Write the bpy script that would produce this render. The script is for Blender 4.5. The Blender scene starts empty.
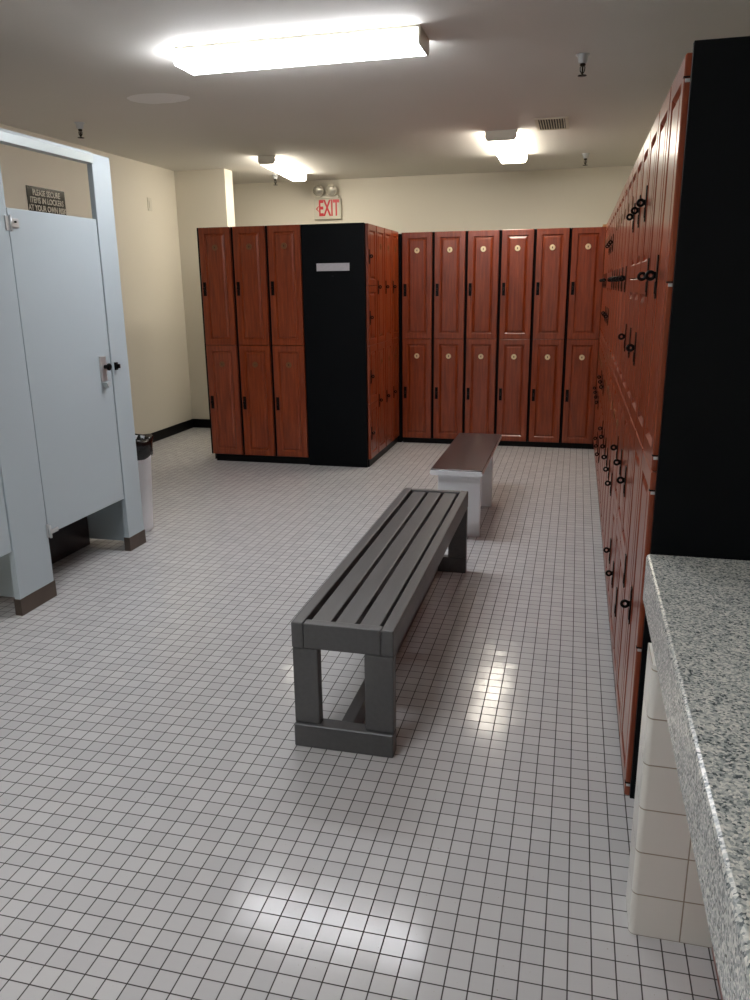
import bpy, bmesh, math, random
from mathutils import Vector, Matrix
random.seed(7)
scene = bpy.context.scene
COL = scene.collection
PI = math.pi

# ------------------------------------------------------------------ materials
def srgb(r, g, b):
    f = lambda c: (c/255/12.92) if c/255 <= .04045 else ((c/255+.055)/1.055)**2.4
    return (f(r), f(g), f(b), 1)

class NT:
    def __init__(s, name):
        s.m = bpy.data.materials.new(name); s.m.use_nodes = True
        s.t = s.m.node_tree; s.b = s.t.nodes['Principled BSDF']
        s.out = s.t.nodes['Material Output']
    def n(s, typ, **kw):
        nd = s.t.nodes.new(typ)
        for k, v in kw.items():
            if k.startswith('i_'):
                nd.inputs[k[2:].replace('_', ' ')].default_value = v
            else: setattr(nd, k, v)
        return nd
    def l(s, a, b): s.t.links.new(a, b)
    def math(s, op, a, b=None, c=None):
        nd = s.t.nodes.new('ShaderNodeMath'); nd.operation = op
        for i, v in enumerate((a, b, c)):
            if v is None: continue
            if isinstance(v, (int, float)): nd.inputs[i].default_value = v
            else: s.l(v, nd.inputs[i])
        return nd.outputs[0]
    def mix(s, f, a, b):
        nd = s.t.nodes.new('ShaderNodeMix'); nd.data_type = 'RGBA'
        for sock, v in ((nd.inputs['Factor'], f), (nd.inputs['A'], a), (nd.inputs['B'], b)):
            if isinstance(v, (int, float, tuple)): sock.default_value = v
            else: s.l(v, sock)
        return nd.outputs['Result']
    def ramp(s, fac, stops):
        nd = s.t.nodes.new('ShaderNodeValToRGB'); cr = nd.color_ramp
        while len(cr.elements) < len(stops): cr.elements.new(.5)
        for e, (p, c) in zip(cr.elements, stops): e.position = p; e.color = c
        s.l(fac, nd.inputs[0]); return nd.outputs[0]
    def coords(s, scale=(1, 1, 1), loc=(0, 0, 0)):
        tc = s.n('ShaderNodeTexCoord'); mp = s.n('ShaderNodeMapping')
        mp.inputs['Scale'].default_value = scale; mp.inputs['Location'].default_value = loc
        s.l(tc.outputs['Object'], mp.inputs[0]); return mp.outputs[0]
    def bump(s, h, strength=.3, dist=.001, normal=None):
        nd = s.n('ShaderNodeBump'); nd.inputs['Strength'].default_value = strength
        nd.inputs['Distance'].default_value = dist; s.l(h, nd.inputs['Height'])
        if normal: s.l(normal, nd.inputs['Normal'])
        s.l(nd.outputs[0], s.b.inputs['Normal'])
    def noise(s, vec, scale, detail=3, rough=.5):
        nd = s.n('ShaderNodeTexNoise'); nd.inputs['Scale'].default_value = scale
        nd.inputs['Detail'].default_value = detail; nd.inputs['Roughness'].default_value = rough
        s.l(vec, nd.inputs['Vector']); return nd.outputs['Fac']
    def set(s, **kw):
        for k, v in kw.items(): s.b.inputs[k.replace('_', ' ')].default_value = v

def paint(name, col, rough=.5, var=.05, scale=6, bumpscale=None, bump=.15, dist=.0008, metal=0, coat=0):
    t = NT(name); v = t.coords()
    c2 = tuple(max(0, c*(1-var)) for c in col[:3]) + (1,)
    t.l(t.mix(t.noise(v, scale), c2, col), t.b.inputs['Base Color'])
    t.set(Roughness=rough, Metallic=metal)
    if coat: t.b.inputs['Coat Weight'].default_value = coat; t.b.inputs['Coat Roughness'].default_value = .15
    if bumpscale: t.bump(t.noise(v, bumpscale, 2), bump, dist)
    return t.m

M = {}
M['wall'] = paint('wall_paint', srgb(226, 219, 203), .55, .03, 2, 160, .25)
M['ceiling'] = None
t = NT('ceiling_texture'); v = t.coords()
base = t.mix(t.noise(v, 1.3), srgb(222, 219, 212), srgb(228, 225, 219))
sx = t.n('ShaderNodeSeparateXYZ'); t.l(v, sx.inputs[0])
# lighter patch with its own oval outline
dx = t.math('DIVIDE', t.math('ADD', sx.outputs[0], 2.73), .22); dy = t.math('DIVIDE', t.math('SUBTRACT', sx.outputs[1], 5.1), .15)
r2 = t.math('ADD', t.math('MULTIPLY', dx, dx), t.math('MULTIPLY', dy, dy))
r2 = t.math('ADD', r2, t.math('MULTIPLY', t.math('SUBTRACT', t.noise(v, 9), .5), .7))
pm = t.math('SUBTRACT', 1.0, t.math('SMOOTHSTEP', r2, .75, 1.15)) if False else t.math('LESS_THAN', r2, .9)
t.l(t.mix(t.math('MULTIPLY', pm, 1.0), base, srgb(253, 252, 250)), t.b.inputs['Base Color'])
t.set(Roughness=.8); t.bump(t.noise(v, 95, 3), .45, .002); M['ceiling'] = t.m

# floor: small square glazed mosaic tiles
PX, PY = .0548, .0545
t = NT('mosaic_floor_tile'); v = t.coords()
sx = t.n('ShaderNodeSeparateXYZ'); t.l(v, sx.inputs[0])
u = t.math('DIVIDE', t.math('SUBTRACT', sx.outputs[0], .0035), PX)
w = t.math('DIVIDE', t.math('SUBTRACT', sx.outputs[1], 1.5335), PY)
fu, fw = t.math('FRACT', u), t.math('FRACT', w)
eu = t.math('SUBTRACT', .5, t.math('ABSOLUTE', t.math('SUBTRACT', fu, .5)))
ew = t.math('SUBTRACT', .5, t.math('ABSOLUTE', t.math('SUBTRACT', fw, .5)))
edge = t.math('MINIMUM', t.math('MULTIPLY', eu, 1.0), ew)
cb = t.n('ShaderNodeCombineXYZ'); t.l(t.math('FLOOR', u), cb.inputs[0]); t.l(t.math('FLOOR', w), cb.inputs[1])
wn = t.n('ShaderNodeTexWhiteNoise'); wn.noise_dimensions = '2D'; t.l(cb.outputs[0], wn.inputs['Vector'])
mr = t.n('ShaderNodeMapRange'); t.l(edge, mr.inputs[0]); mr.inputs[1].default_value = .020; mr.inputs[2].default_value = .040
tile = t.mix(wn.outputs['Value'], srgb(198, 197, 198), srgb(209, 208, 208))
tile = t.mix(t.math('MULTIPLY', t.noise(v, 1.1, 4), .35), tile, srgb(186, 185, 184))
tile = t.mix(t.math('GREATER_THAN', t.noise(v, 130, 2), .74), tile, srgb(176, 170, 160))
grout = t.mix(t.noise(v, 2.2), srgb(52, 49, 49), srgb(88, 83, 80))
t.l(t.mix(mr.outputs[0], grout, tile), t.b.inputs['Base Color'])
rg = t.math('ADD', t.math('MULTIPLY', t.noise(v, 14, 3), .14), .06)
mx = t.n('ShaderNodeMix'); t.l(mr.outputs[0], mx.inputs[0]); mx.inputs[2].default_value = .85; t.l(rg, mx.inputs[3])
t.l(mx.outputs[0], t.b.inputs['Roughness'])
geo = t.n('ShaderNodeNewGeometry')
vm = t.n('ShaderNodeVectorMath', operation='SUBTRACT'); t.l(wn.outputs['Color'], vm.inputs[0]); vm.inputs[1].default_value = (.5, .5, .5)
vs = t.n('ShaderNodeVectorMath', operation='SCALE'); t.l(vm.outputs[0], vs.inputs[0]); vs.inputs['Scale'].default_value = .018
va = t.n('ShaderNodeVectorMath', operation='ADD'); t.l(geo.outputs['Normal'], va.inputs[0]); t.l(vs.outputs[0], va.inputs[1])
vn = t.n('ShaderNodeVectorMath', operation='NORMALIZE'); t.l(va.outputs[0], vn.inputs[0])
hh = t.math('ADD', mr.outputs[0], t.math('MULTIPLY', t.noise(v, 60, 2), .25))
t.bump(hh, .35, .0012, vn.outputs[0]); t.set(Specular_IOR_Level=.16)
M['floor'] = t.m

def wood(name, c1, c2, c3, rough=.3, vert=True):
    t = NT(name); v = t.coords((1, 1, .07) if vert else (1, .07, 1))
    oi = t.n('ShaderNodeObjectInfo')
    add = t.n('ShaderNodeVectorMath', operation='ADD'); t.l(v, add.inputs[0])
    sc = t.n('ShaderNodeVectorMath', operation='SCALE'); cbx = t.n('ShaderNodeCombineXYZ')
    t.l(oi.outputs['Random'], cbx.inputs[0]); t.l(oi.outputs['Random'], cbx.inputs[2])
    t.l(cbx.outputs[0], sc.inputs[0]); sc.inputs['Scale'].default_value = 9
    t.l(sc.outputs[0], add.inputs[1])
    f = t.noise(add.outputs[0], 55, 6, .62)
    g = t.noise(add.outputs[0], 9, 2)
    c = t.ramp(f, [(.3, c1), (.52, c2), (.72, c3)])
    c = t.mix(t.math('MULTIPLY', g, .35), c, c1)
    bc = t.n('ShaderNodeBrightContrast'); t.l(c, bc.inputs[0])
    t.l(t.math('MULTIPLY', t.math('SUBTRACT', oi.outputs['Random'], .5), .012), bc.inputs['Bright'])
    t.l(bc.outputs[0], t.b.inputs['Base Color'])
    t.set(Roughness=rough); t.b.inputs['Coat Weight'].default_value = .35; t.b.inputs['Coat Roughness'].default_value = .12
    t.bump(f, .06, .0006)
    return t.m
M['cherry'] = wood('cherry_laminate', srgb(108, 42, 17), srgb(136, 57, 24), srgb(156, 74, 36), .30)
M['plywood'] = wood('bare_plywood', srgb(170, 125, 80), srgb(196, 150, 100), srgb(208, 166, 118), .6)
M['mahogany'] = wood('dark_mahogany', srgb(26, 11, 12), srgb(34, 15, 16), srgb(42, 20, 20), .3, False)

t = NT('black_laminate'); v = t.coords()
sp = t.math('GREATER_THAN', t.noise(v, 34, 5, .7), .80)
t.l(t.mix(sp, t.mix(t.noise(v, 3), srgb(3, 5, 8), srgb(5, 8, 12)), srgb(90, 94, 94)), t.b.inputs['Base Color'])
t.set(Roughness=.5); t.b.inputs['Specular IOR Level'].default_value = .12; t.bump(t.noise(v, 260, 2), .1, .0003); M['black'] = t.m
M['blackbase'] = paint('black_vinyl', srgb(8, 8, 9), .4, .2, 8)
M['gap'] = paint('black_edge', srgb(8, 8, 9), .5, .1, 8)
M['latch'] = paint('black_metal', srgb(4, 4, 5), .4, .1, 30, metal=.0)
for k_ in ('latch', 'blackbase', 'gap'): M[k_].node_tree.nodes['Principled BSDF'].inputs['Specular IOR Level'].default_value = .15
M['stall'] = paint('pale_blue_enamel', srgb(184, 197, 204), .33, .03, 3, 220, .05)
M['alu'] = paint('satin_aluminium', srgb(196, 206, 208), .36, .04, 12, metal=.35)
M['chrome'] = paint('chrome', srgb(205, 208, 210), .3, .05, 12, metal=.55)
M['steel'] = paint('dull_stainless', srgb(112, 100, 92), .34, .25, 9, metal=.8)
M['white_laminate'] = paint('white_laminate', srgb(236, 239, 243), .35, .04, 5)
M['bin'] = paint('white_plastic', srgb(236, 238, 242), .4, .03, 5)
M['bag'] = paint('black_bag', srgb(12, 12, 13), .22, .1, 20, 40, .6, .004)
M['plate_white'] = paint('white_plastic_plate', srgb(214, 208, 192), .4, .02, 10)
M['housing'] = paint('white_housing', srgb(214, 208, 192), .45, .04, 5)
M['red'] = paint('red_lettering', srgb(196, 0, 26), .4, .02, 5)
M['brass'] = paint('brass', srgb(236, 214, 172), .3, .1, 40, metal=.35)  # far-row discs, paler tone holds the lamp reflection
M['brass_dim'] = paint('brass_unlit', srgb(128, 88, 56), .45, .2, 40, metal=.3)  # same brass discs, coloured dimmer where no lamp reflects in them
M['mark'] = paint('engraved_mark', srgb(60, 40, 24), .5, .1, 40)
M['lens'] = paint('lamp_lens', srgb(232, 228, 215), .12, .2, 60, metal=.6)
M['sprinkler_metal'] = paint('bronze_sprinkler', srgb(44, 38, 30), .4, .2, 30, metal=.5)
M['sign_text'] = paint('pale_lettering', srgb(206, 200, 186), .4, .04, 20)
t = NT('dark_sign_face'); t.set(**{'Base_Color': srgb(52, 50, 46), 'Roughness': .16, 'Metallic': .55}); M['sign'] = t.m
t = NT('composite_bench_plank'); v = t.coords((1, .06, 1))
t.l(t.mix(t.noise(v, 60, 4), srgb(74, 74, 76), srgb(90, 90, 91)), t.b.inputs['Base Color']); t.set(Roughness=.42)
t.bump(t.noise(v, 120, 3), .12, .0006); M['bench'] = t.m
t = NT('plaque_face'); v = t.coords()
sx = t.n('ShaderNodeSeparateXYZ'); t.l(v, sx.inputs[0])
t.l(t.mix(t.math('MULTIPLY', t.noise(v, 70, 3), .5), srgb(196, 192, 196), srgb(150, 146, 150)), t.b.inputs['Base Color']); t.set(Roughness=.5); M['plaque'] = t.m

# granite
t = NT('speckled_granite'); v = t.coords()
vo = t.n('ShaderNodeTexVoronoi'); vo.inputs['Scale'].default_value = 260; t.l(v, vo.inputs['Vector'])
sh = t.n('ShaderNodeSeparateColor'); t.l(vo.outputs['Color'], sh.inputs[0])
nz = t.noise(v, 45, 4, .65)
f = t.math('ADD', t.math('MULTIPLY', sh.outputs[0], .62), t.math('MULTIPLY', nz, .5))
c = t.ramp(f, [(.0, srgb(50, 55, 57)), (.26, srgb(88, 95, 97)), (.40, srgb(156, 161, 160)), (.62, srgb(192, 194, 190)), (.80, srgb(222, 221, 214)), (1, srgb(236, 234, 226))])
for e in (): pass
t.l(c, t.b.inputs['Base Color']); t.set(Roughness=.22); M['granite'] = t.m

# half wall tile (4 inch glazed)
t = NT('cream_wall_tile'); v = t.coords()
sx = t.n('ShaderNodeSeparateXYZ'); t.l(v, sx.inputs[0])
def joint(sock, off, p):
    q = t.math('FRACT', t.math('DIVIDE', t.math('SUBTRACT', sock, off), p))
    return t.math('SUBTRACT', .5, t.math('ABSOLUTE', t.math('SUBTRACT', q, .5)))
e = t.math('MINIMUM', joint(sx.outputs[0], 0, .118), joint(sx.outputs[2], 0, .119))
gx = t.n('ShaderNodeNewGeometry'); sg = t.n('ShaderNodeSeparateXYZ'); t.l(gx.outputs['Normal'], sg.inputs[0])
e2 = t.math('ADD', joint(sx.outputs[2], 0, .119), 0.0)
side = t.math('GREATER_THAN', t.math('ABSOLUTE', sg.outputs[0]), .35)
mm = t.n('ShaderNodeMix'); t.l(side, mm.inputs[0]); t.l(e, mm.inputs[2]); t.l(e2, mm.inputs[3])
mr = t.n('ShaderNodeMapRange'); t.l(mm.outputs[0], mr.inputs[0]); mr.inputs[1].default_value = .008; mr.inputs[2].default_value = .018
t.l(t.mix(mr.outputs[0], srgb(158, 148, 132), t.mix(t.noise(v, 3), srgb(228, 227, 220), srgb(236, 235, 229))), t.b.inputs['Base Color'])
t.set(Roughness=.18); t.bump(mr.outputs[0], .4, .0015); M['walltile'] = t.m

def emit(name, col, strength):
    t = NT(name); t.b.inputs['Base Color'].default_value = (.9, .9, .9, 1)
    t.b.inputs['Emission Color'].default_value = col; t.b.inputs['Emission Strength'].default_value = strength
    t.set(Roughness=.3); return t.m
L_COOL, L_WARM = 10.5, 9.5
M['diff_cool'] = emit('cool_white_diffuser', (.94, .96, 1, 1), L_COOL)
M['diff_warm'] = emit('warm_white_diffuser', (1, .92, .78, 1), L_WARM)

# ------------------------------------------------------------------ mesh helpers
def newbm(): return bmesh.new()
def box(bm, x0, x1, y0, y1, z0, z1, bev=0, seg=2, mi=0):
    r = bmesh.ops.create_cube(bm, size=1)
    vs = r['verts']
    for v in vs:
        v.co = Vector(((x0+x1)/2+v.co.x*(x1-x0), (y0+y1)/2+v.co.y*(y1-y0), (z0+z1)/2+v.co.z*(z1-z0)))
    fs = set(f for v in vs for f in v.link_faces)
    for f in fs: f.material_index = mi
    if bev:
        es = list(set(e for v in vs for e in v.link_edges))
        rr = bmesh.ops.bevel(bm, geom=es, offset=bev, segments=seg, affect='EDGES', profile=.6)
        for f in rr['faces']: f.material_index = mi
def lathe(bm, prof, cx=0, cy=0, n=24, cap=True, mi=0, mat=None):
    rings = []
    for r, z in prof:
        ring = []
        for i in range(n):
            a = 2*PI*i/n; co = Vector((cx+r*math.cos(a), cy+r*math.sin(a), z))
            if mat is not None: co = mat @ co
            ring.append(bm.verts.new(co))
        rings.append(ring)
    for a, b in zip(rings, rings[1:]):
        for i in range(n):
            f = bm.faces.new((a[i], a[(i+1) % n], b[(i+1) % n], b[i])); f.material_index = mi; f.smooth = True
    if cap:
        for ring in (rings[0], rings[-1]):
            try: f = bm.faces.new(ring); f.material_index = mi
            except ValueError: pass
def torus(bm, c, R, r, axis='Y', n=20, m=8, mi=0):
    vs = []
    for i in range(n):
        a = 2*PI*i/n; row = []
        for j in range(m):
            b = 2*PI*j/m; p = (R+r*math.cos(b)); q = r*math.sin(b)
            co = {'Z': (p*math.cos(a), p*math.sin(a), q), 'X': (q, p*math.cos(a), p*math.sin(a)), 'Y': (p*math.cos(a), q, p*math.sin(a))}[axis]
            row.append(bm.verts.new(Vector(c)+Vector(co)))
        vs.append(row)
    for i in range(n):
        for j in range(m):
            f = bm.faces.new((vs[i][j], vs[(i+1) % n][j], vs[(i+1) % n][(j+1) % m], vs[i][(j+1) % m])); f.smooth = True; f.material_index = mi
def prism(bm, pts, y0, y1, axis='Y', mi=0):
    """outline pts (a, b) extruded along the axis"""
    f = lambda a, b, c: {'Y': (a, c, b), 'X': (c, a, b), 'Z': (a, b, c)}[axis]
    A = [bm.verts.new(f(a, b, y0)) for a, b in pts]; B = [bm.verts.new(f(a, b, y1)) for a, b in pts]
    n = len(pts)
    for i in range(n):
        q = bm.faces.new((A[i], A[(i+1) % n], B[(i+1) % n], B[i])); q.material_index = mi
    for r in (A, B[::-1]):
        q = bm.faces.new(r); q.material_index = mi
def mesh_of(name, bm, mats):
    bmesh.ops.recalc_face_normals(bm, faces=bm.faces)
    me = bpy.data.meshes.new(name); bm.to_mesh(me); bm.free()
    for m in (mats if isinstance(mats, (list, tuple)) else [mats]): me.materials.append(m)
    return me
def put(name, me, parent=None, loc=(0, 0, 0), rot=(0, 0, 0)):
    o = bpy.data.objects.new(name, me); COL.objects.link(o); o.location = loc; o.rotation_euler = rot
    if parent: o.parent = parent
    return o
def obj(name, bm, mats, parent=None, loc=(0, 0, 0), rot=(0, 0, 0)):
    return put(name, mesh_of(name, bm, mats), parent, loc, rot)
def tag(o, label, cat, group=None):
    o['label'] = label; o['category'] = cat
    if group: o['group'] = group
    return o
def thing(name, label, cat, loc=(0, 0, 0), rotz=0, group=None):
    o = bpy.data.objects.new(name, None); COL.objects.link(o); o.empty_display_size = .1
    o.location = loc; o.rotation_euler = (0, 0, rotz); return tag(o, label, cat, group)
def struct(name, bm, mats):
    o = obj(name, bm, mats); o['kind'] = 'structure'; return o
def text_mesh(txt, size, depth, mat, sx=1.0, bold=0):
    cu = bpy.data.curves.new('lettering', 'FONT'); cu.body = txt; cu.size = size; cu.extrude = depth; cu.offset = bold
    cu.align_x = 'CENTER'; cu.align_y = 'CENTER'; cu.space_line = .95; cu.resolution_u = 3
    tmp = bpy.data.objects.new('lettering', cu); COL.objects.link(tmp)
    dg = bpy.context.evaluated_depsgraph_get(); dg.update()
    me = bpy.data.meshes.new_from_object(tmp.evaluated_get(dg))
    bpy.data.objects.remove(tmp)
    me.transform(Matrix.Diagonal((sx, 1, 1, 1))); me.materials.clear(); me.materials.append(mat)
    return me

# ------------------------------------------------------------------ room
HC = 2.74; XL, XR = -4.22, .80; YF, YN = 9.35, -1.6; YC = 8.12; XE = -3.645
bm = newbm(); box(bm, -5.6, XR+.1, YN-.1, YF+.1, -.1, 0); struct('floor', bm, M['floor'])
bm = newbm(); box(bm, -5.6, XR+.1, YN-.1, YF+.1, HC, HC+.1); struct('ceiling', bm, M['ceiling'])
bm = newbm(); box(bm, XL-.1, XL, YN, YC, 0, HC); struct('wall_left', bm, M['wall'])
bm = newbm(); box(bm, -5.6, XE, YC, YC+.20, 0, HC); struct('wall_alcove', bm, M['wall'])
bm = newbm(); box(bm, -5.6, XR+.1, YF, YF+.1, 0, HC); struct('wall_far', bm, M['wall'])
bm = newbm(); box(bm, XR, XR+.1, YN, YF, 0, HC); struct('wall_right', bm, M['wall'])
bm = newbm(); box(bm, XL-.1, XR+.1, YN-.1, YN, 0, HC); struct('wall_near', bm, M['wall'])
bm = newbm(); box(bm, -5.7, -5.6, YC, YF+.1, 0, HC); struct('wall_passage', bm, M['wall'])
bm = newbm(); box(bm, XL, XL+.012, 4.30, YC, 0, .10, .003); struct('baseboard_left', bm, M['blackbase'])
bm = newbm(); box(bm, XL+.012, XE+.01, YC-.012, YC, 0, .10, .003); struct('baseboard_alcove', bm, M['blackbase'])
bm = newbm(); box(bm, -5.5, -1.9, YF-.012, YF, 0, .10, .003); struct('baseboard_far', bm, M['blackbase'])

# ------------------------------------------------------------------ lockers
P = .315       # column pitch
DT = .024      # door thickness
def door_mesh(w, h, name='door', stile=.05):
    """raised panel door, local x 0..w, z 0..h, front at y = -DT"""
    bm = newbm()
    prof = [(0, 0), (0, -DT+.003), (.003, -DT), (stile, -DT), (stile+.0085, -DT+.009), (stile+.0115, -DT+.009), (stile+.028, -DT+.001), (stile+.032, -DT+.001)]
    rings = []
    for i, y in prof:
        rings.append([bm.verts.new(c) for c in ((i, y, i), (w-i, y, i), (w-i, y, h-i), (i, y, h-i))])
    for a, b in zip(rings, rings[1:]):
        for k in range(4): bm.faces.new((a[k], a[(k+1) % 4], b[(k+1) % 4], b[k]))
    bm.faces.new(rings[-1]); bm.faces.new(rings[0][::-1])
    return mesh_of(name, bm, M['cherry'])
_cache = {}
def cached(key, fn):
    if key not in _cache: _cache[key] = fn()
    return _cache[key]
def handle_mesh():
    bm = newbm(); box(bm, -.014, .014, -.004, 0, -.058, .058, .0015)
    box(bm, -.009, .009, -.006, -.003, -.045, -.012, .001)
    return mesh_of('latch', bm, M['latch'])
def ring_mesh():
    bm = newbm(); torus(bm, (0, -.0165, .004), .0098, .0048, 'X', 18, 8); box(bm, -.003, .003, -.010, -.001, -.004, .014, .001)
    return mesh_of('padlock_ring', bm, M['latch'])
def disc_mesh(mt='brass'):
    bm = newbm(); R = Matrix.Rotation(PI/2, 4, 'X')
    lathe(bm, [(.0255, 0), (.0255, .0025), (.022, .004), (.0195, .003)], mat=R, n=28)
    R2 = R @ Matrix.Diagonal((.55, 1.2, 1, 1))
    lathe(bm, [(.008, .003), (.007, .0038)], mat=R2, n=14, mi=1)
    return mesh_of('number_disc', bm, [M[mt], M['mark']])
def hinge_mesh():
    bm = newbm(); box(bm, -.010, .002, -.008, .003, -.005, .003, .001)
    box(bm, -.012, .0025, -.012, .004, .004, .008, .001, mi=1)
    return mesh_of('hinge', bm, [M['chrome'], M['latch']])

def locker(label, loc, rotz, zb, zt, tiers, group, depth=.50, ring=None, hinges=False, discs=True, disc='brass_dim', doorw=None, lz=-.015):
    """one locker column; local x along the front, doors towards -y, z from the plinth top zb to zt"""
    r = thing('locker', label, 'locker', loc, rotz, group)
    def carc():
        bm = newbm(); box(bm, .0012, P-.0012, 0, depth, zb, zt, .002, 1); return mesh_of('carcass', bm, M['black'])
    put('carcass', cached(('c', round(zb, 3), round(zt, 3), depth), carc), r)
    H = zt-zb; h = H/tiers; w = doorw or P-.026; x0 = (P-w)/2
    for k in range(tiers):
        z0 = zb+k*h+.0015+(.004 if k == 0 else 0); hh = h-.003-(.004 if k == 0 else 0)
        d = put('door', cached(('d', round(w, 3), round(hh, 3)), lambda: door_mesh(w, hh)), r, (x0, -.001, z0))
        hd = put('latch', cached('h', handle_mesh), d, (.028, -DT, hh/2+lz))
        if ring is None or ring[k]:
            put('padlock_ring', cached('r', ring_mesh), d, (.028, -DT-.002, hh/2+lz))
        if discs and tiers == 2:
            put('number_disc', cached(('n', disc), lambda: disc_mesh(disc)), d, (w/2, -DT+.0006, hh-.165))
        if hinges:
            for zz in (.035, hh/2-.02, hh-.055):
                put('hinge', cached('g', hinge_mesh), d, (w-.001, -.0135, zz))
    return r
ordn = ['first', 'second', 'third', 'fourth', 'fifth', 'sixth', 'seventh', 'eighth', 'ninth', 'tenth', 'eleventh', 'twelfth', 'thirteenth', 'fourteenth', 'fifteenth', 'sixteenth', 'seventeenth', 'eighteenth']

# far row, six columns against the far side, facing the camera
FX0, FY = -1.672, 7.70
far_lab = ['leftmost column of the far row, in the corner beside the island', 'second column from the left in the far row',
           'third column from the left in the far row, behind the dark bench', 'fourth column from the left in the far row, brightest brass discs',
           'fifth column from the left in the far row', 'rightmost column of the far row, beside the right-hand bank']
for i in range(6):
    locker('cherry two-door locker, '+far_lab[i], (FX0+i*P, FY, 0), 0, .05, 2.03, 2, 'lockers in the far row', disc='brass', lz=-.035)
bm = newbm(); box(bm, FX0+.01, FX0+6*P-.002, FY-.004, FY+.48, 0, .05, .002, 1)
tag(obj('locker_plinth', bm, M['blackbase']), 'low black plinth running under the far row of lockers', 'plinth')
bm = newbm(); box(bm, SX+.002 if False else -1.719, FX0-.001, FY-.006, FY+.30, .0, 2.02, .002, 1)
tag(obj('corner_filler', bm, M['black']), 'narrow black filler strip in the inner corner between the island and the far row', 'filler strip')
bm = newbm(); box(bm, FX0+6*P, FX0+6*P+.035, FY-.015, FY+.30, .0, 2.02, .002, 1)
tag(obj('corner_filler', bm, M['black']), 'narrow black filler strip in the right back corner between the two locker rows', 'filler strip')
bm = newbm(); box(bm, FX0+6*P-.04, FX0+6*P+.03, FY-.02, FY+.22, 2.031, 2.05, .001, 1)
tag(obj('plywood_offcut', bm, M['plywood']), 'small tan plywood strip lying on top of the right end of the far lockers', 'wood strip')

# island: three columns facing the camera, black end panel, four columns facing the aisle
IX0, IY = -3.208, 6.530
isl_lab = ['leftmost column of the island front', 'middle column of the island front', 'right column of the island front, beside the black end panel']
for i in range(3):
    locker('cherry two-door locker, '+isl_lab[i], (IX0+i*P, IY, 0), 0, .064, 2.045, 2, 'lockers on the island front', depth=.46)
bm = newbm(); box(bm, IX0-.012, IX0, IY-.002, IY+.46, .064, 2.045, .001, 1); box(bm, IX0-.010, IX0-.001, IY+.06, IY+.44, 0, .064)
tag(obj('side_panel', bm, M['black']), 'thin black side panel closing the left end of the locker island', 'panel')
SX = -1.722; SY = 6.530
bm = newbm(); box(bm, -2.262, -1.724, 6.506, 6.524, .0, 2.043, .001, 1)
ep = thing('end_panel', 'tall wide black end panel of the locker island carrying a small white plaque', 'panel', (-2.0, 6.525, 0))
p = obj('panel', bm, M['black'], ep); p.location = (2.0, -6.525, 0)
bm = newbm(); lathe(bm, [(.006, 0), (.006, .006), (.003, .008)], n=12, mat=Matrix.Rotation(PI/2, 4, 'X'))
obj('screw_cap', bm, M['latch'], ep, (0, -.019, 1.63))
pq = thing('plaque', 'small white rectangular plaque fixed high on the black end panel', 'plaque', (-1.995, 6.506, 1.70))
bm = newbm(); box(bm, -.143, .143, -.004, 0, -.031, .031, .0015); obj('plate', bm, M['plaque'], pq)
side_lab = ['nearest column on the aisle side of the island, four small doors', 'second column on the aisle side of the island',
            'third column on the aisle side of the island', 'farthest column on the aisle side of the island, by the inner corner']
SP = .283
for i in range(4):
    r = locker(('cherry locker, ' if i == 0 else 'cherry two-door locker, ')+side_lab[i], (SX, SY-.003+i*P*.931, 0), PI/2, .064, 2.040, 4 if i == 0 else 2,
               'lockers on the aisle side of the island', depth=.52, discs=True)
    r.scale = (.931, 1, 1)
bm = newbm(); box(bm, IX0+.035, -2.262, IY-.004, IY+.44, 0, .062, .002, 1); box(bm, -2.2, -1.712, IY+.002, 7.68, 0, .062, .002, 1)
tag(obj('locker_plinth', bm, M['blackbase']), 'low black plinth under the locker island', 'plinth')

# right-hand bank, eighteen columns facing left, seen at a grazing angle
BX, BY, BP, BN = .232, 2.085, .3105, 18
tiers = [2, 2, 4, 4, 4, 2, 2, 2, 2, 2, 2, 4, 4, 4, 2, 2, 2, 2]
rings = {1: [0, 1], 3: [1, 1, 0, 1], 2: [0, 1, 1, 1]}
for i in range(BN):
    lab = ('cherry two-door locker, ' if tiers[i] == 2 else 'cherry locker with four small doors, ') + (
        'nearest column of the right-hand bank, next to the granite counter' if i == 0 else
        'last column of the right-hand bank, at the far corner' if i == BN-1 else ordn[i]+' column from the counter in the right-hand bank')
    r = locker(lab, (BX, BY+(i+1)*BP, 0), -PI/2, .10, 2.05, tiers[i], 'lockers in the right-hand bank', depth=.52, ring=rings.get(i), hinges=(i == 0), discs=(i > 1), doorw=.301, lz=0)
    r.scale = (BP/P, 1, 1)
bm = newbm(); box(bm, BX+.05, BX+.50, BY+.02, BY+BN*BP, 0, .098, .002, 1)
tag(obj('locker_plinth', bm, M['blackbase']), 'black plinth under the right-hand bank of lockers', 'plinth')
bm = newbm(); box(bm, BX-.0125, XR-.005, BY-.022, BY-.002, .115, 2.066, .0015, 1); box(bm, BX+.05, XR-.005, BY-.020, BY-.003, 0, .115)
ep = tag(obj('end_panel', bm, M['black']), 'large black end panel of the right-hand bank rising behind the granite counter', 'panel')

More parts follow.
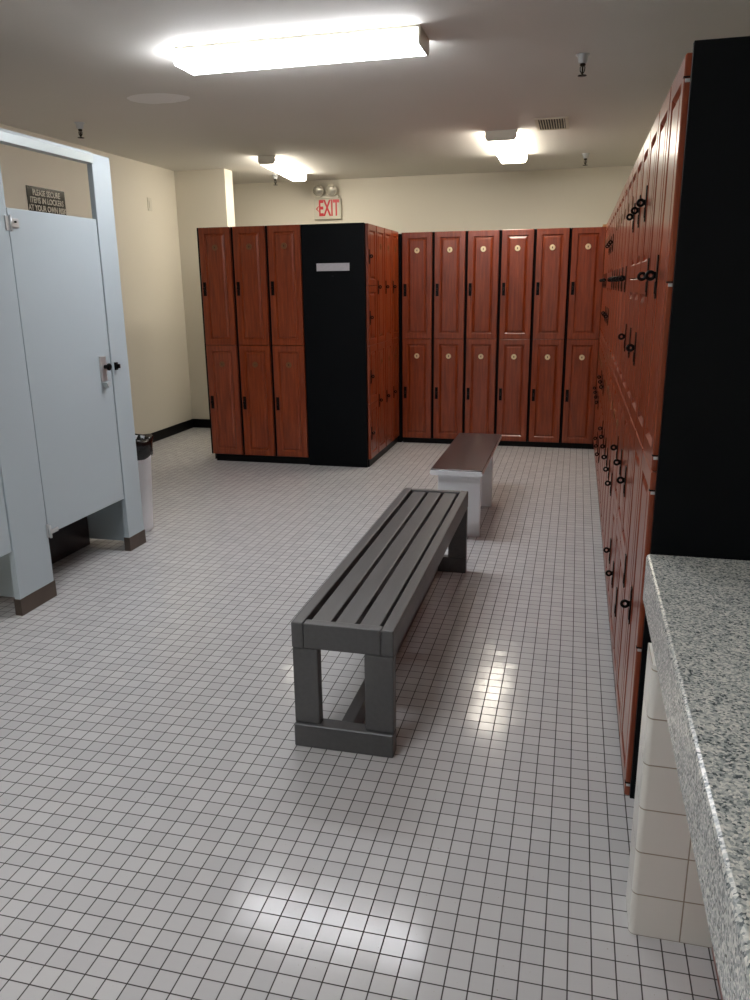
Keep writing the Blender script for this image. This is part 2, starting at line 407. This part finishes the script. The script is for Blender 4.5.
# ------------------------------------------------------------------ counter and half wall
CX, CY1, CZ = .209, 2.06, .86
bm = newbm()
pts = [(CX+.006, .728), (CX, .734), (CX, CZ-.008), (CX+.0025, CZ-.0025), (CX+.008, CZ), (XR-.004, CZ), (XR-.004, CZ-.035), (CX+.055, CZ-.035), (CX+.055, .728)]
prism(bm, pts, -.9, CY1)
tag(obj('granite_countertop', bm, M['granite']), 'grey speckled granite countertop with deep polished front edge', 'countertop')
bm = newbm()
c = []
R_ = .014
for k in range(7):
    a = PI + k/6*PI/2
    c.append((R_+R_*math.cos(a), R_+R_*math.sin(a)))
out = [(0, .12-R_)] + [] 
poly = [(0, .12)] + c + [(.59, 0), (.59, .12)]
prism(bm, poly, 0, .727, 'Z')
tag(obj('tiled_half_wall', bm, M['walltile'], None, (.203, 1.68, 0)), 'short cream tiled half wall with rounded corner holding up the granite counter', 'half wall')
cb_ = thing('vanity_cabinet', 'reddish brown wood cabinet front tucked below the granite counter', 'cabinet', (.394, 1.67, 0))
bm = newbm(); box(bm, .02, .39, -2.4, 0, .0, .708, .002, 1); obj('carcass', bm, M['cherry'], cb_)
for k in range(5):
    bm = newbm(); d = put('door', door_mesh(.47, .66), cb_, (.019, -.01-k*.478, .012), (0, 0, -PI/2))

# ------------------------------------------------------------------ restroom stalls
SXF, SXB = -2.575, -2.607
def pilaster(name, label, y0, y1, top=2.252):
    r = thing(name, label, 'stall post', (SXB, (y0+y1)/2, 0), 0, 'restroom stall posts')
    hw = (y1-y0)/2
    bm = newbm(); box(bm, 0, SXF-SXB, -hw, hw, .01, top, .004, 2); obj('panel', bm, M['stall'], r)
    bm = newbm(); box(bm, -.004, SXF-SXB+.004, -hw-.004, hw+.004, 0, .085, .003, 2); obj('base_shoe', bm, M['steel'], r)
    return r
pa = pilaster('stall_pilaster', 'pale blue stall post at the far end of the partitions, beside the white bin', 4.03, 4.205)
pb = pilaster('stall_pilaster', 'wider pale blue stall post at the left edge, between the two stall doors', 3.035, 3.300, 2.197)
bm = newbm(); box(bm, 0, .012, -.012, .012, -.022, .022, .003); box(bm, .010, .03, -.007, .007, -.012, .012, .003)
obj('strike_keeper', bm, M['latch'], pa, (SXF-SXB, -.055, 1.118))
def stall_door(label, y0, y1, withlatch=True):
    r = thing('stall_door', label, 'stall door', (SXF, y0, 0), 0, 'restroom stall doors')
    bm = newbm(); box(bm, -.027, -.003, .002, y1-y0-.002, .335, 1.917, .003, 2); obj('panel', bm, M['stall'], r)
    bm = newbm(); box(bm, .0008, .005, -.03, .0, -.035, .03, .001); box(bm, -.002, .003, .0, .065, -.02, .022, .002)
    lathe(bm, [(.006, -.038), (.006, .034)], cx=.008, cy=.0, n=12); lathe(bm, [(.004, 0), (.004, .012)], n=8, mat=Matrix.Translation((.0, .035, .006)) @ Matrix.Rotation(PI/2, 4, 'Y'), mi=1)
    obj('upper_hinge', bm, [M['chrome'], M['latch']], r, (0, .002, 1.85))
    bm = newbm(); box(bm, .0008, .005, -.02, .0, -.04, .03, .001); box(bm, -.001, .006, .0, .07, -.028, -.006, .002); lathe(bm, [(.007, -.045), (.007, .02)], cx=.009, cy=.0, n=12)
    obj('lower_hinge', bm, M['chrome'], r, (0, .002, .362))
    if withlatch:
        bm = newbm(); w = y1-y0
        box(bm, 0, .008, -.03, .03, -.07, .07, .003); lt = obj('latch_plate', bm, M['chrome'], r, (-.003, w-.085, 1.115))
        bm = newbm(); lathe(bm, [(.012, 0), (.012, .02), (.02, .024), (.02, .034), (.015, .038)], n=16, mat=Matrix.Rotation(PI/2, 4, 'Y')); box(bm, .024, .034, -.008, .018, -.008, .008, .003)
        obj('latch_knob', bm, M['latch'], lt, (.006, .01, .01))
        bm = newbm(); prism(bm, [(-.024, -.075), (.024, -.075), (.0, -.105)], 0, .03, 'X'); obj('coat_bumper', bm, M['alu'], lt, (0, 0, 0))
    return r
stall_door('pale blue stall door with chrome latch, between the two posts', 3.306, 4.024)
pilaster('stall_pilaster', 'pale blue stall post outside the left edge of the photo', 2.04, 2.304, 2.197)
stall_door('pale blue stall door cut off by the left edge of the photo', 2.31, 3.029, False)
bm = newbm()
prism(bm, [(SXF+.006, 2.198), (SXF+.012, 2.20), (SXF+.012, 2.24), (SXF+.002, 2.256), (SXB-.004, 2.256), (SXB-.004, 2.198)], 1.2, 4.028, 'Y')
tag(obj('stall_headrail', bm, M['alu']), 'pale aluminium rail running across the top of the stalls', 'head rail')
for i, (yy, lb, zb) in enumerate(((4.12, 'pale blue side partition behind the far post, seen under the stall door', .034), (3.17, 'pale blue side partition behind the left post', .034))):
    bm = newbm(); box(bm, XL+.002, SXB-.001, yy-.0125, yy+.0125, zb, 1.90, .003, 1)
    tag(obj('stall_partition', bm, M['stall']), lb, 'stall partition')

bm = newbm(); box(bm, -2.93, -2.90, 3.30, 4.10, .0, .62, .003, 1)  # invented sheet filling an unidentified dark area under the stall door
tag(obj('brown_filler_panel', bm, M['mahogany']), 'dark brown panel added to fill the dark area under the stall door', 'panel')
# sign on the wall behind the stalls
sg = thing('wall_sign', 'dark glossy sign with pale lettering on the wall above the stall door', 'sign', (XL, 5.905, 2.235), 0)
bm = newbm(); box(bm, .0, .006, -.24, .24, -.10, .10, .001, 1); obj('sign_plate', bm, M['sign'], sg)
for k, tx in enumerate(('PLEASE SECURE', 'ITEMS IN LOCKERS', 'AT YOUR OWN RISK')):
    put('lettering', text_mesh(tx, .062, .0006, M['sign_text'], .82, .0012), sg, (.0068, 0, .055-.058*k), (PI/2, 0, PI/2))
wp = thing('wall_plate', 'small cream blank plate high on the left wall', 'wall plate', (XL, 7.55, 2.36))
bm = newbm(); box(bm, 0, .006, -.04, .04, -.062, .062, .002); obj('plate', bm, M['plate_white'], wp)
bm = newbm(); box(bm, .006, .010, -.014, .014, -.034, .034, .0015); obj('insert', bm, M['plate_white'], wp)

# ------------------------------------------------------------------ waste bin
wb = thing('waste_bin', 'tall white plastic waste bin lined with a black bag, behind the far stall post', 'bin', (-2.772, 4.43, 0))
bm = newbm()
lathe(bm, [(.100, .0), (.108, .006), (.112, .03), (.142, .60), (.147, .602), (.147, .612), (.139, .612), (.137, .59), (.108, .02)], n=36)
obj('body', bm, M['bin'], wb)
bm = newbm(); rr = random.Random(3); n = 40
prof = [(.139, .498), (.150, .502), (.153, .53), (.155, .58), (.158, .618), (.150, .624), (.138, .612), (.131, .56), (.120, .40), (.10, .38)]
rings_ = []
for j, (r0, z) in enumerate(prof):
    ring = []
    for i in range(n):
        a = 2*PI*i/n
        wv = .004*math.sin(a*5+j)+.003*math.sin(a*11+j*2.1)+rr.uniform(-.0015, .0015) if j > 0 else 0
        zz = z + (.014*math.sin(a*3+1)+.008*math.sin(a*7) if j in (0, 1) else .007*math.sin(a*4+j) if j in (4, 5) else 0)
        r1 = r0+(wv if 0 < j < 7 else 0)+(.0035 if j == 0 else 0)
        ring.append(bm.verts.new((r1*math.cos(a), r1*math.sin(a), zz)))
    rings_.append(ring)
for a, b in zip(rings_, rings_[1:]):
    for i in range(n):
        f = bm.faces.new((a[i], a[(i+1) % n], b[(i+1) % n], b[i])); f.smooth = True
bm.faces.new(rings_[-1])
obj('bin_liner', bm, M['bag'], wb)

# ------------------------------------------------------------------ grey slatted bench
bx, by0, by1, bw = -.880, 2.280, 4.125, .354
gb = thing('slatted_bench', 'long dark grey slatted bench standing in the aisle', 'bench', (bx, by0, 0))
L = by1-by0
for k, x in enumerate((0, bw-.042)):
    bm = newbm(); box(bm, x, x+.042, 0, L, .370, .464, .006, 2); obj('side_rail', bm, M['bench'], gb)
for y in (0, L-.04):
    bm = newbm(); box(bm, .043, bw-.043, y+.002, y+.040, .370, .462, .005, 2); obj('end_rail', bm, M['bench'], gb)
sw = .070; inner = bw-.084; gap = (inner-3*sw)/4
for k in range(3):
    x = .042+gap+k*(sw+gap)
    bm = newbm(); box(bm, x, x+sw, .041, L-.041, .422, .456, .005, 2); obj('slat', bm, M['bench'], gb)
for y in (.35, L/2, L-.35):
    bm = newbm(); box(bm, .0425, bw-.0425, y-.03, y+.03, .385, .4215, .003, 1); obj('cross_brace', bm, M['bench'], gb)
for y in (0, L-.045):
    for x, lw in ((.001, .090), (bw-.101, .100)):
        bm = newbm(); box(bm, x, x+lw, y+.001, y+.044, .0875, .3695, .006, 2); obj('leg', bm, M['bench'], gb)
    bm = newbm(); box(bm, .001, bw-.001, y-(.012 if y == 0 else 0), y+.045, 0, .087, .0035, 1); obj('foot_rail', bm, M['bench'], gb)
bm = newbm(); box(bm, bw/2-.022, bw/2+.022, .046, L-.046, .0, .085, .004, 2); obj('stretcher', bm, M['bench'], gb)

# ------------------------------------------------------------------ white bench with dark top
wx0, wx1, wy0, wy1 = -.826, -.502, 4.60, 5.84
wbn = thing('bench', 'short white bench with a dark mahogany top in front of the far lockers', 'bench', (wx0, wy0, 0))
W = wx1-wx0; LL = wy1-wy0
bm = newbm(); pts = []
for k in range(9):
    a = -PI/2 - k/8*PI; pts.append((.016+.016*math.cos(a), .441+.0155*math.sin(a)))
for k in range(9):
    a = PI/2 - k/8*PI; pts.append((W-.016+.016*math.cos(a), .441+.0155*math.sin(a)))
prism(bm, pts, 0, LL)
obj('seat_board', bm, M['white_laminate'], wbn)
bm = newbm(); box(bm, .004, W-.004, .004, LL-.002, .4565, .463, .002, 1); o = obj('seat_top', bm, M['mahogany'], wbn); o['label'] = 'dark mahogany seat surface'
for y in (.14, .86):
    bm = newbm(); box(bm, .028, W-.028, y, y+.045, 0, .4250, .004, 2); obj('leg_panel', bm, M['white_laminate'], wbn)
bm = newbm(); box(bm, W/2-.015, W/2+.015, .186, .859, .30, .4215, .003, 1); obj('brace', bm, M['white_laminate'], wbn)

# ------------------------------------------------------------------ ceiling lights
def wrap_light(label, x, y, along_x, mat, length=1.295, width=.25, drop=.075, turn=0):
    r = thing('ceiling_light', label, 'ceiling light', (x, y, HC), 0 if along_x else PI/2+turn, 'fluorescent ceiling lights')
    h = length/2; w = width/2
    bm = newbm(); box(bm, -h+.012, h-.012, -w+.02, w-.02, -.028, 0, .002, 1); box(bm, -h+.012, h-.012, -w-.004, w+.004, -.012, 0, .001, 1); obj('housing', bm, M['housing'], r)
    bm = newbm()
    prism(bm, [(-w, -.012), (-w, -.05), (-w+.018, -drop), (w-.018, -drop), (w, -.05), (w, -.012), (w-.018, -.012), (w-.018, -.029), (-w+.018, -.029), (-w+.018, -.012)], -h+.012, h-.012, 'X')
    obj('diffuser', bm, mat, r)
    for s in (-1, 1):
        bm = newbm(); x0, x1 = (-h, -h+.011) if s < 0 else (h-.011, h)
        prism(bm, [(-w-.002, 0), (-w-.002, -.051), (-w+.017, -drop-.002), (w-.017, -drop-.002), (w+.002, -.051), (w+.002, 0)], x0, x1, 'X')
        obj('end_cap', bm, mat if along_x and s < 0 else M['housing'], r)
    return r
wrap_light('bright fluorescent fixture nearest the camera, lying crosswise on the ceiling', -1.445, 4.23, True, M['diff_cool'])
wrap_light('fluorescent fixture above the locker island, pointing towards the exit sign', -2.985, 8.12, False, M['diff_warm'], width=.165, turn=.10)
wrap_light('fluorescent fixture above the white bench, beside the air vent', -.675, 7.55, False, M['diff_warm'])
wrap_light('assumed fluorescent fixture behind the camera, outside the photo', -1.43, .35, True, M['diff_cool'])  # unseen fixture, assumed to brighten the near floor and counter

# ------------------------------------------------------------------ exit sign with emergency lamps
ex = thing('exit_sign', 'white exit sign with red lettering and arrow, on the far wall above the island', 'exit sign', (-2.905, YF, 2.42))
bm = newbm(); box(bm, -.165, .165, -.045, 0, -.115, .110, .006, 2); obj('housing', bm, M['housing'], ex)
bm = newbm(); box(bm, -.150, .150, -.05, -.046, -.098, .096, .002, 1); obj('face_plate', bm, M['housing'], ex)
put('lettering', text_mesh('EXIT', .245, .0015, M['red'], .50, .006), ex, (.022, -.053, -.002), (PI/2, 0, 0))
bm = newbm(); prism(bm, [(-.138, 0), (-.108, .028), (-.098, .028), (-.122, 0), (-.098, -.028), (-.108, -.028)], -.0535, -.0505); obj('arrow', bm, M['red'], ex)
bm = newbm(); box(bm, -.14, .14, -.05, 0, .112, .150, .006, 2); obj('lamp_bracket', bm, M['housing'], ex)
for x in (-.095, .065):
    Rm = Matrix.Translation((x, -.045, .205)) @ Matrix.Rotation(PI/2+.25, 4, 'X')
    bm = newbm(); lathe(bm, [(.02, -.04), (.05, -.02), (.066, .02), (.068, .045), (.062, .048)], n=24, mat=Rm); lathe(bm, [(.012, 0), (.012, .05)], cx=x, cy=-.03, n=10, mat=Matrix.Translation((0, 0, .142)))
    lamp = obj('emergency_lamp', bm, M['housing'], ex)
    bm = newbm(); lathe(bm, [(.060, .046), (.052, .056), (.024, .066), (.004, .068)], n=24, mat=Rm); obj('lamp_lens', bm, M['lens'], lamp)

# ------------------------------------------------------------------ sprinklers and vent
def sprinkler(label, x, y):
    r = thing('fire_sprinkler', label, 'sprinkler', (x, y, HC), 0, 'ceiling sprinklers')
    bm = newbm(); lathe(bm, [(.038, 0), (.037, -.005), (.028, -.010), (.025, -.038), (.017, -.044)], n=24); obj('cup', bm, M['chrome'], r)
    bm = newbm(); lathe(bm, [(.013, -.040), (.016, -.052), (.010, -.058)], n=16)
    for s in (-1, 1):
        prism(bm, [(s*.009, -.056), (s*.015, -.062), (s*.014, -.080), (s*.004, -.096), (s*.001, -.096), (s*.009, -.078), (s*.010, -.064)], -.003, .003)
    lathe(bm, [(.004, -.058), (.005, -.075), (.004, -.098)], n=10)
    lathe(bm, [(.006, -.098), (.024, -.102), (.024, -.105), (.006, -.106)], n=20)
    obj('sprinkler_head', bm, M['sprinkler_metal'], r)
sprinkler('ceiling sprinkler above the stalls, leftmost of the sprinklers', -3.66, 5.62)
sprinkler('largest-looking ceiling sprinkler, nearest the right-hand lockers', -.045, 4.86)
sprinkler('small far ceiling sprinkler above the right end of the far lockers', -.005, 8.35)
sprinkler('tiny ceiling sprinkler half hidden below the fixture near the exit sign', -3.329, 8.759)
vt = thing('air_vent', 'grey rectangular louvred air vent in the ceiling', 'air vent', (-.268, 6.75, HC))
bm = newbm()
W2, L2 = .125, .235
for b in ((-W2, W2, -L2, -L2+.025), (-W2, W2, L2-.025, L2), (-W2, -W2+.025, -L2+.025, L2-.025), (W2-.025, W2, -L2+.025, L2-.025)):
    box(bm, b[0], b[1], b[2], b[3], -.008, 0)
obj('frame', bm, M['housing'], vt)
bm = newbm(); box(bm, -W2+.02, W2-.02, -L2+.02, L2-.02, -.0025, -.0005); obj('backing', bm, M['gap'], vt)
bm = newbm()
for k in range(10):
    x = -W2+.036+k*.0195
    prism(bm, [(x, -.0075), (x+.003, -.0075), (x+.006, -.003), (x+.003, -.003)], -L2+.024, L2-.024)
obj('louvres', bm, M['housing'], vt)

# ------------------------------------------------------------------ world, camera, view
w = bpy.data.worlds.new('World'); scene.world = w; w.use_nodes = True
w.node_tree.nodes['Background'].inputs[0].default_value = (.5, .5, .5, 1); w.node_tree.nodes['Background'].inputs[1].default_value = .02
yaw, pitch, roll, fpx = -0.24976568, 0.26772863, 0.0127509, 782.835
fw = Vector((math.sin(yaw)*math.cos(pitch), math.cos(yaw)*math.cos(pitch), -math.sin(pitch)))
rt = Vector((math.cos(yaw), -math.sin(yaw), 0)); dn = fw.cross(rt)
rt2 = rt*math.cos(roll)+dn*math.sin(roll); dn2 = dn*math.cos(roll)-rt*math.sin(roll)
mt = Matrix((rt2, -dn2, -fw)).transposed().to_4x4(); mt.translation = Vector((0, 0, 1.55))
cd = bpy.data.cameras.new('camera'); cam = bpy.data.objects.new('camera', cd); COL.objects.link(cam)
cam.matrix_world = mt; cd.sensor_fit = 'HORIZONTAL'; cd.sensor_width = 36; cd.lens = 36*fpx/750; cd.clip_start = .02
scene.camera = cam
vs = scene.view_settings; vs.view_transform = 'Standard'; vs.look = 'None'; vs.gamma = 1; vs.use_curve_mapping = False
vs.exposure = 1.5
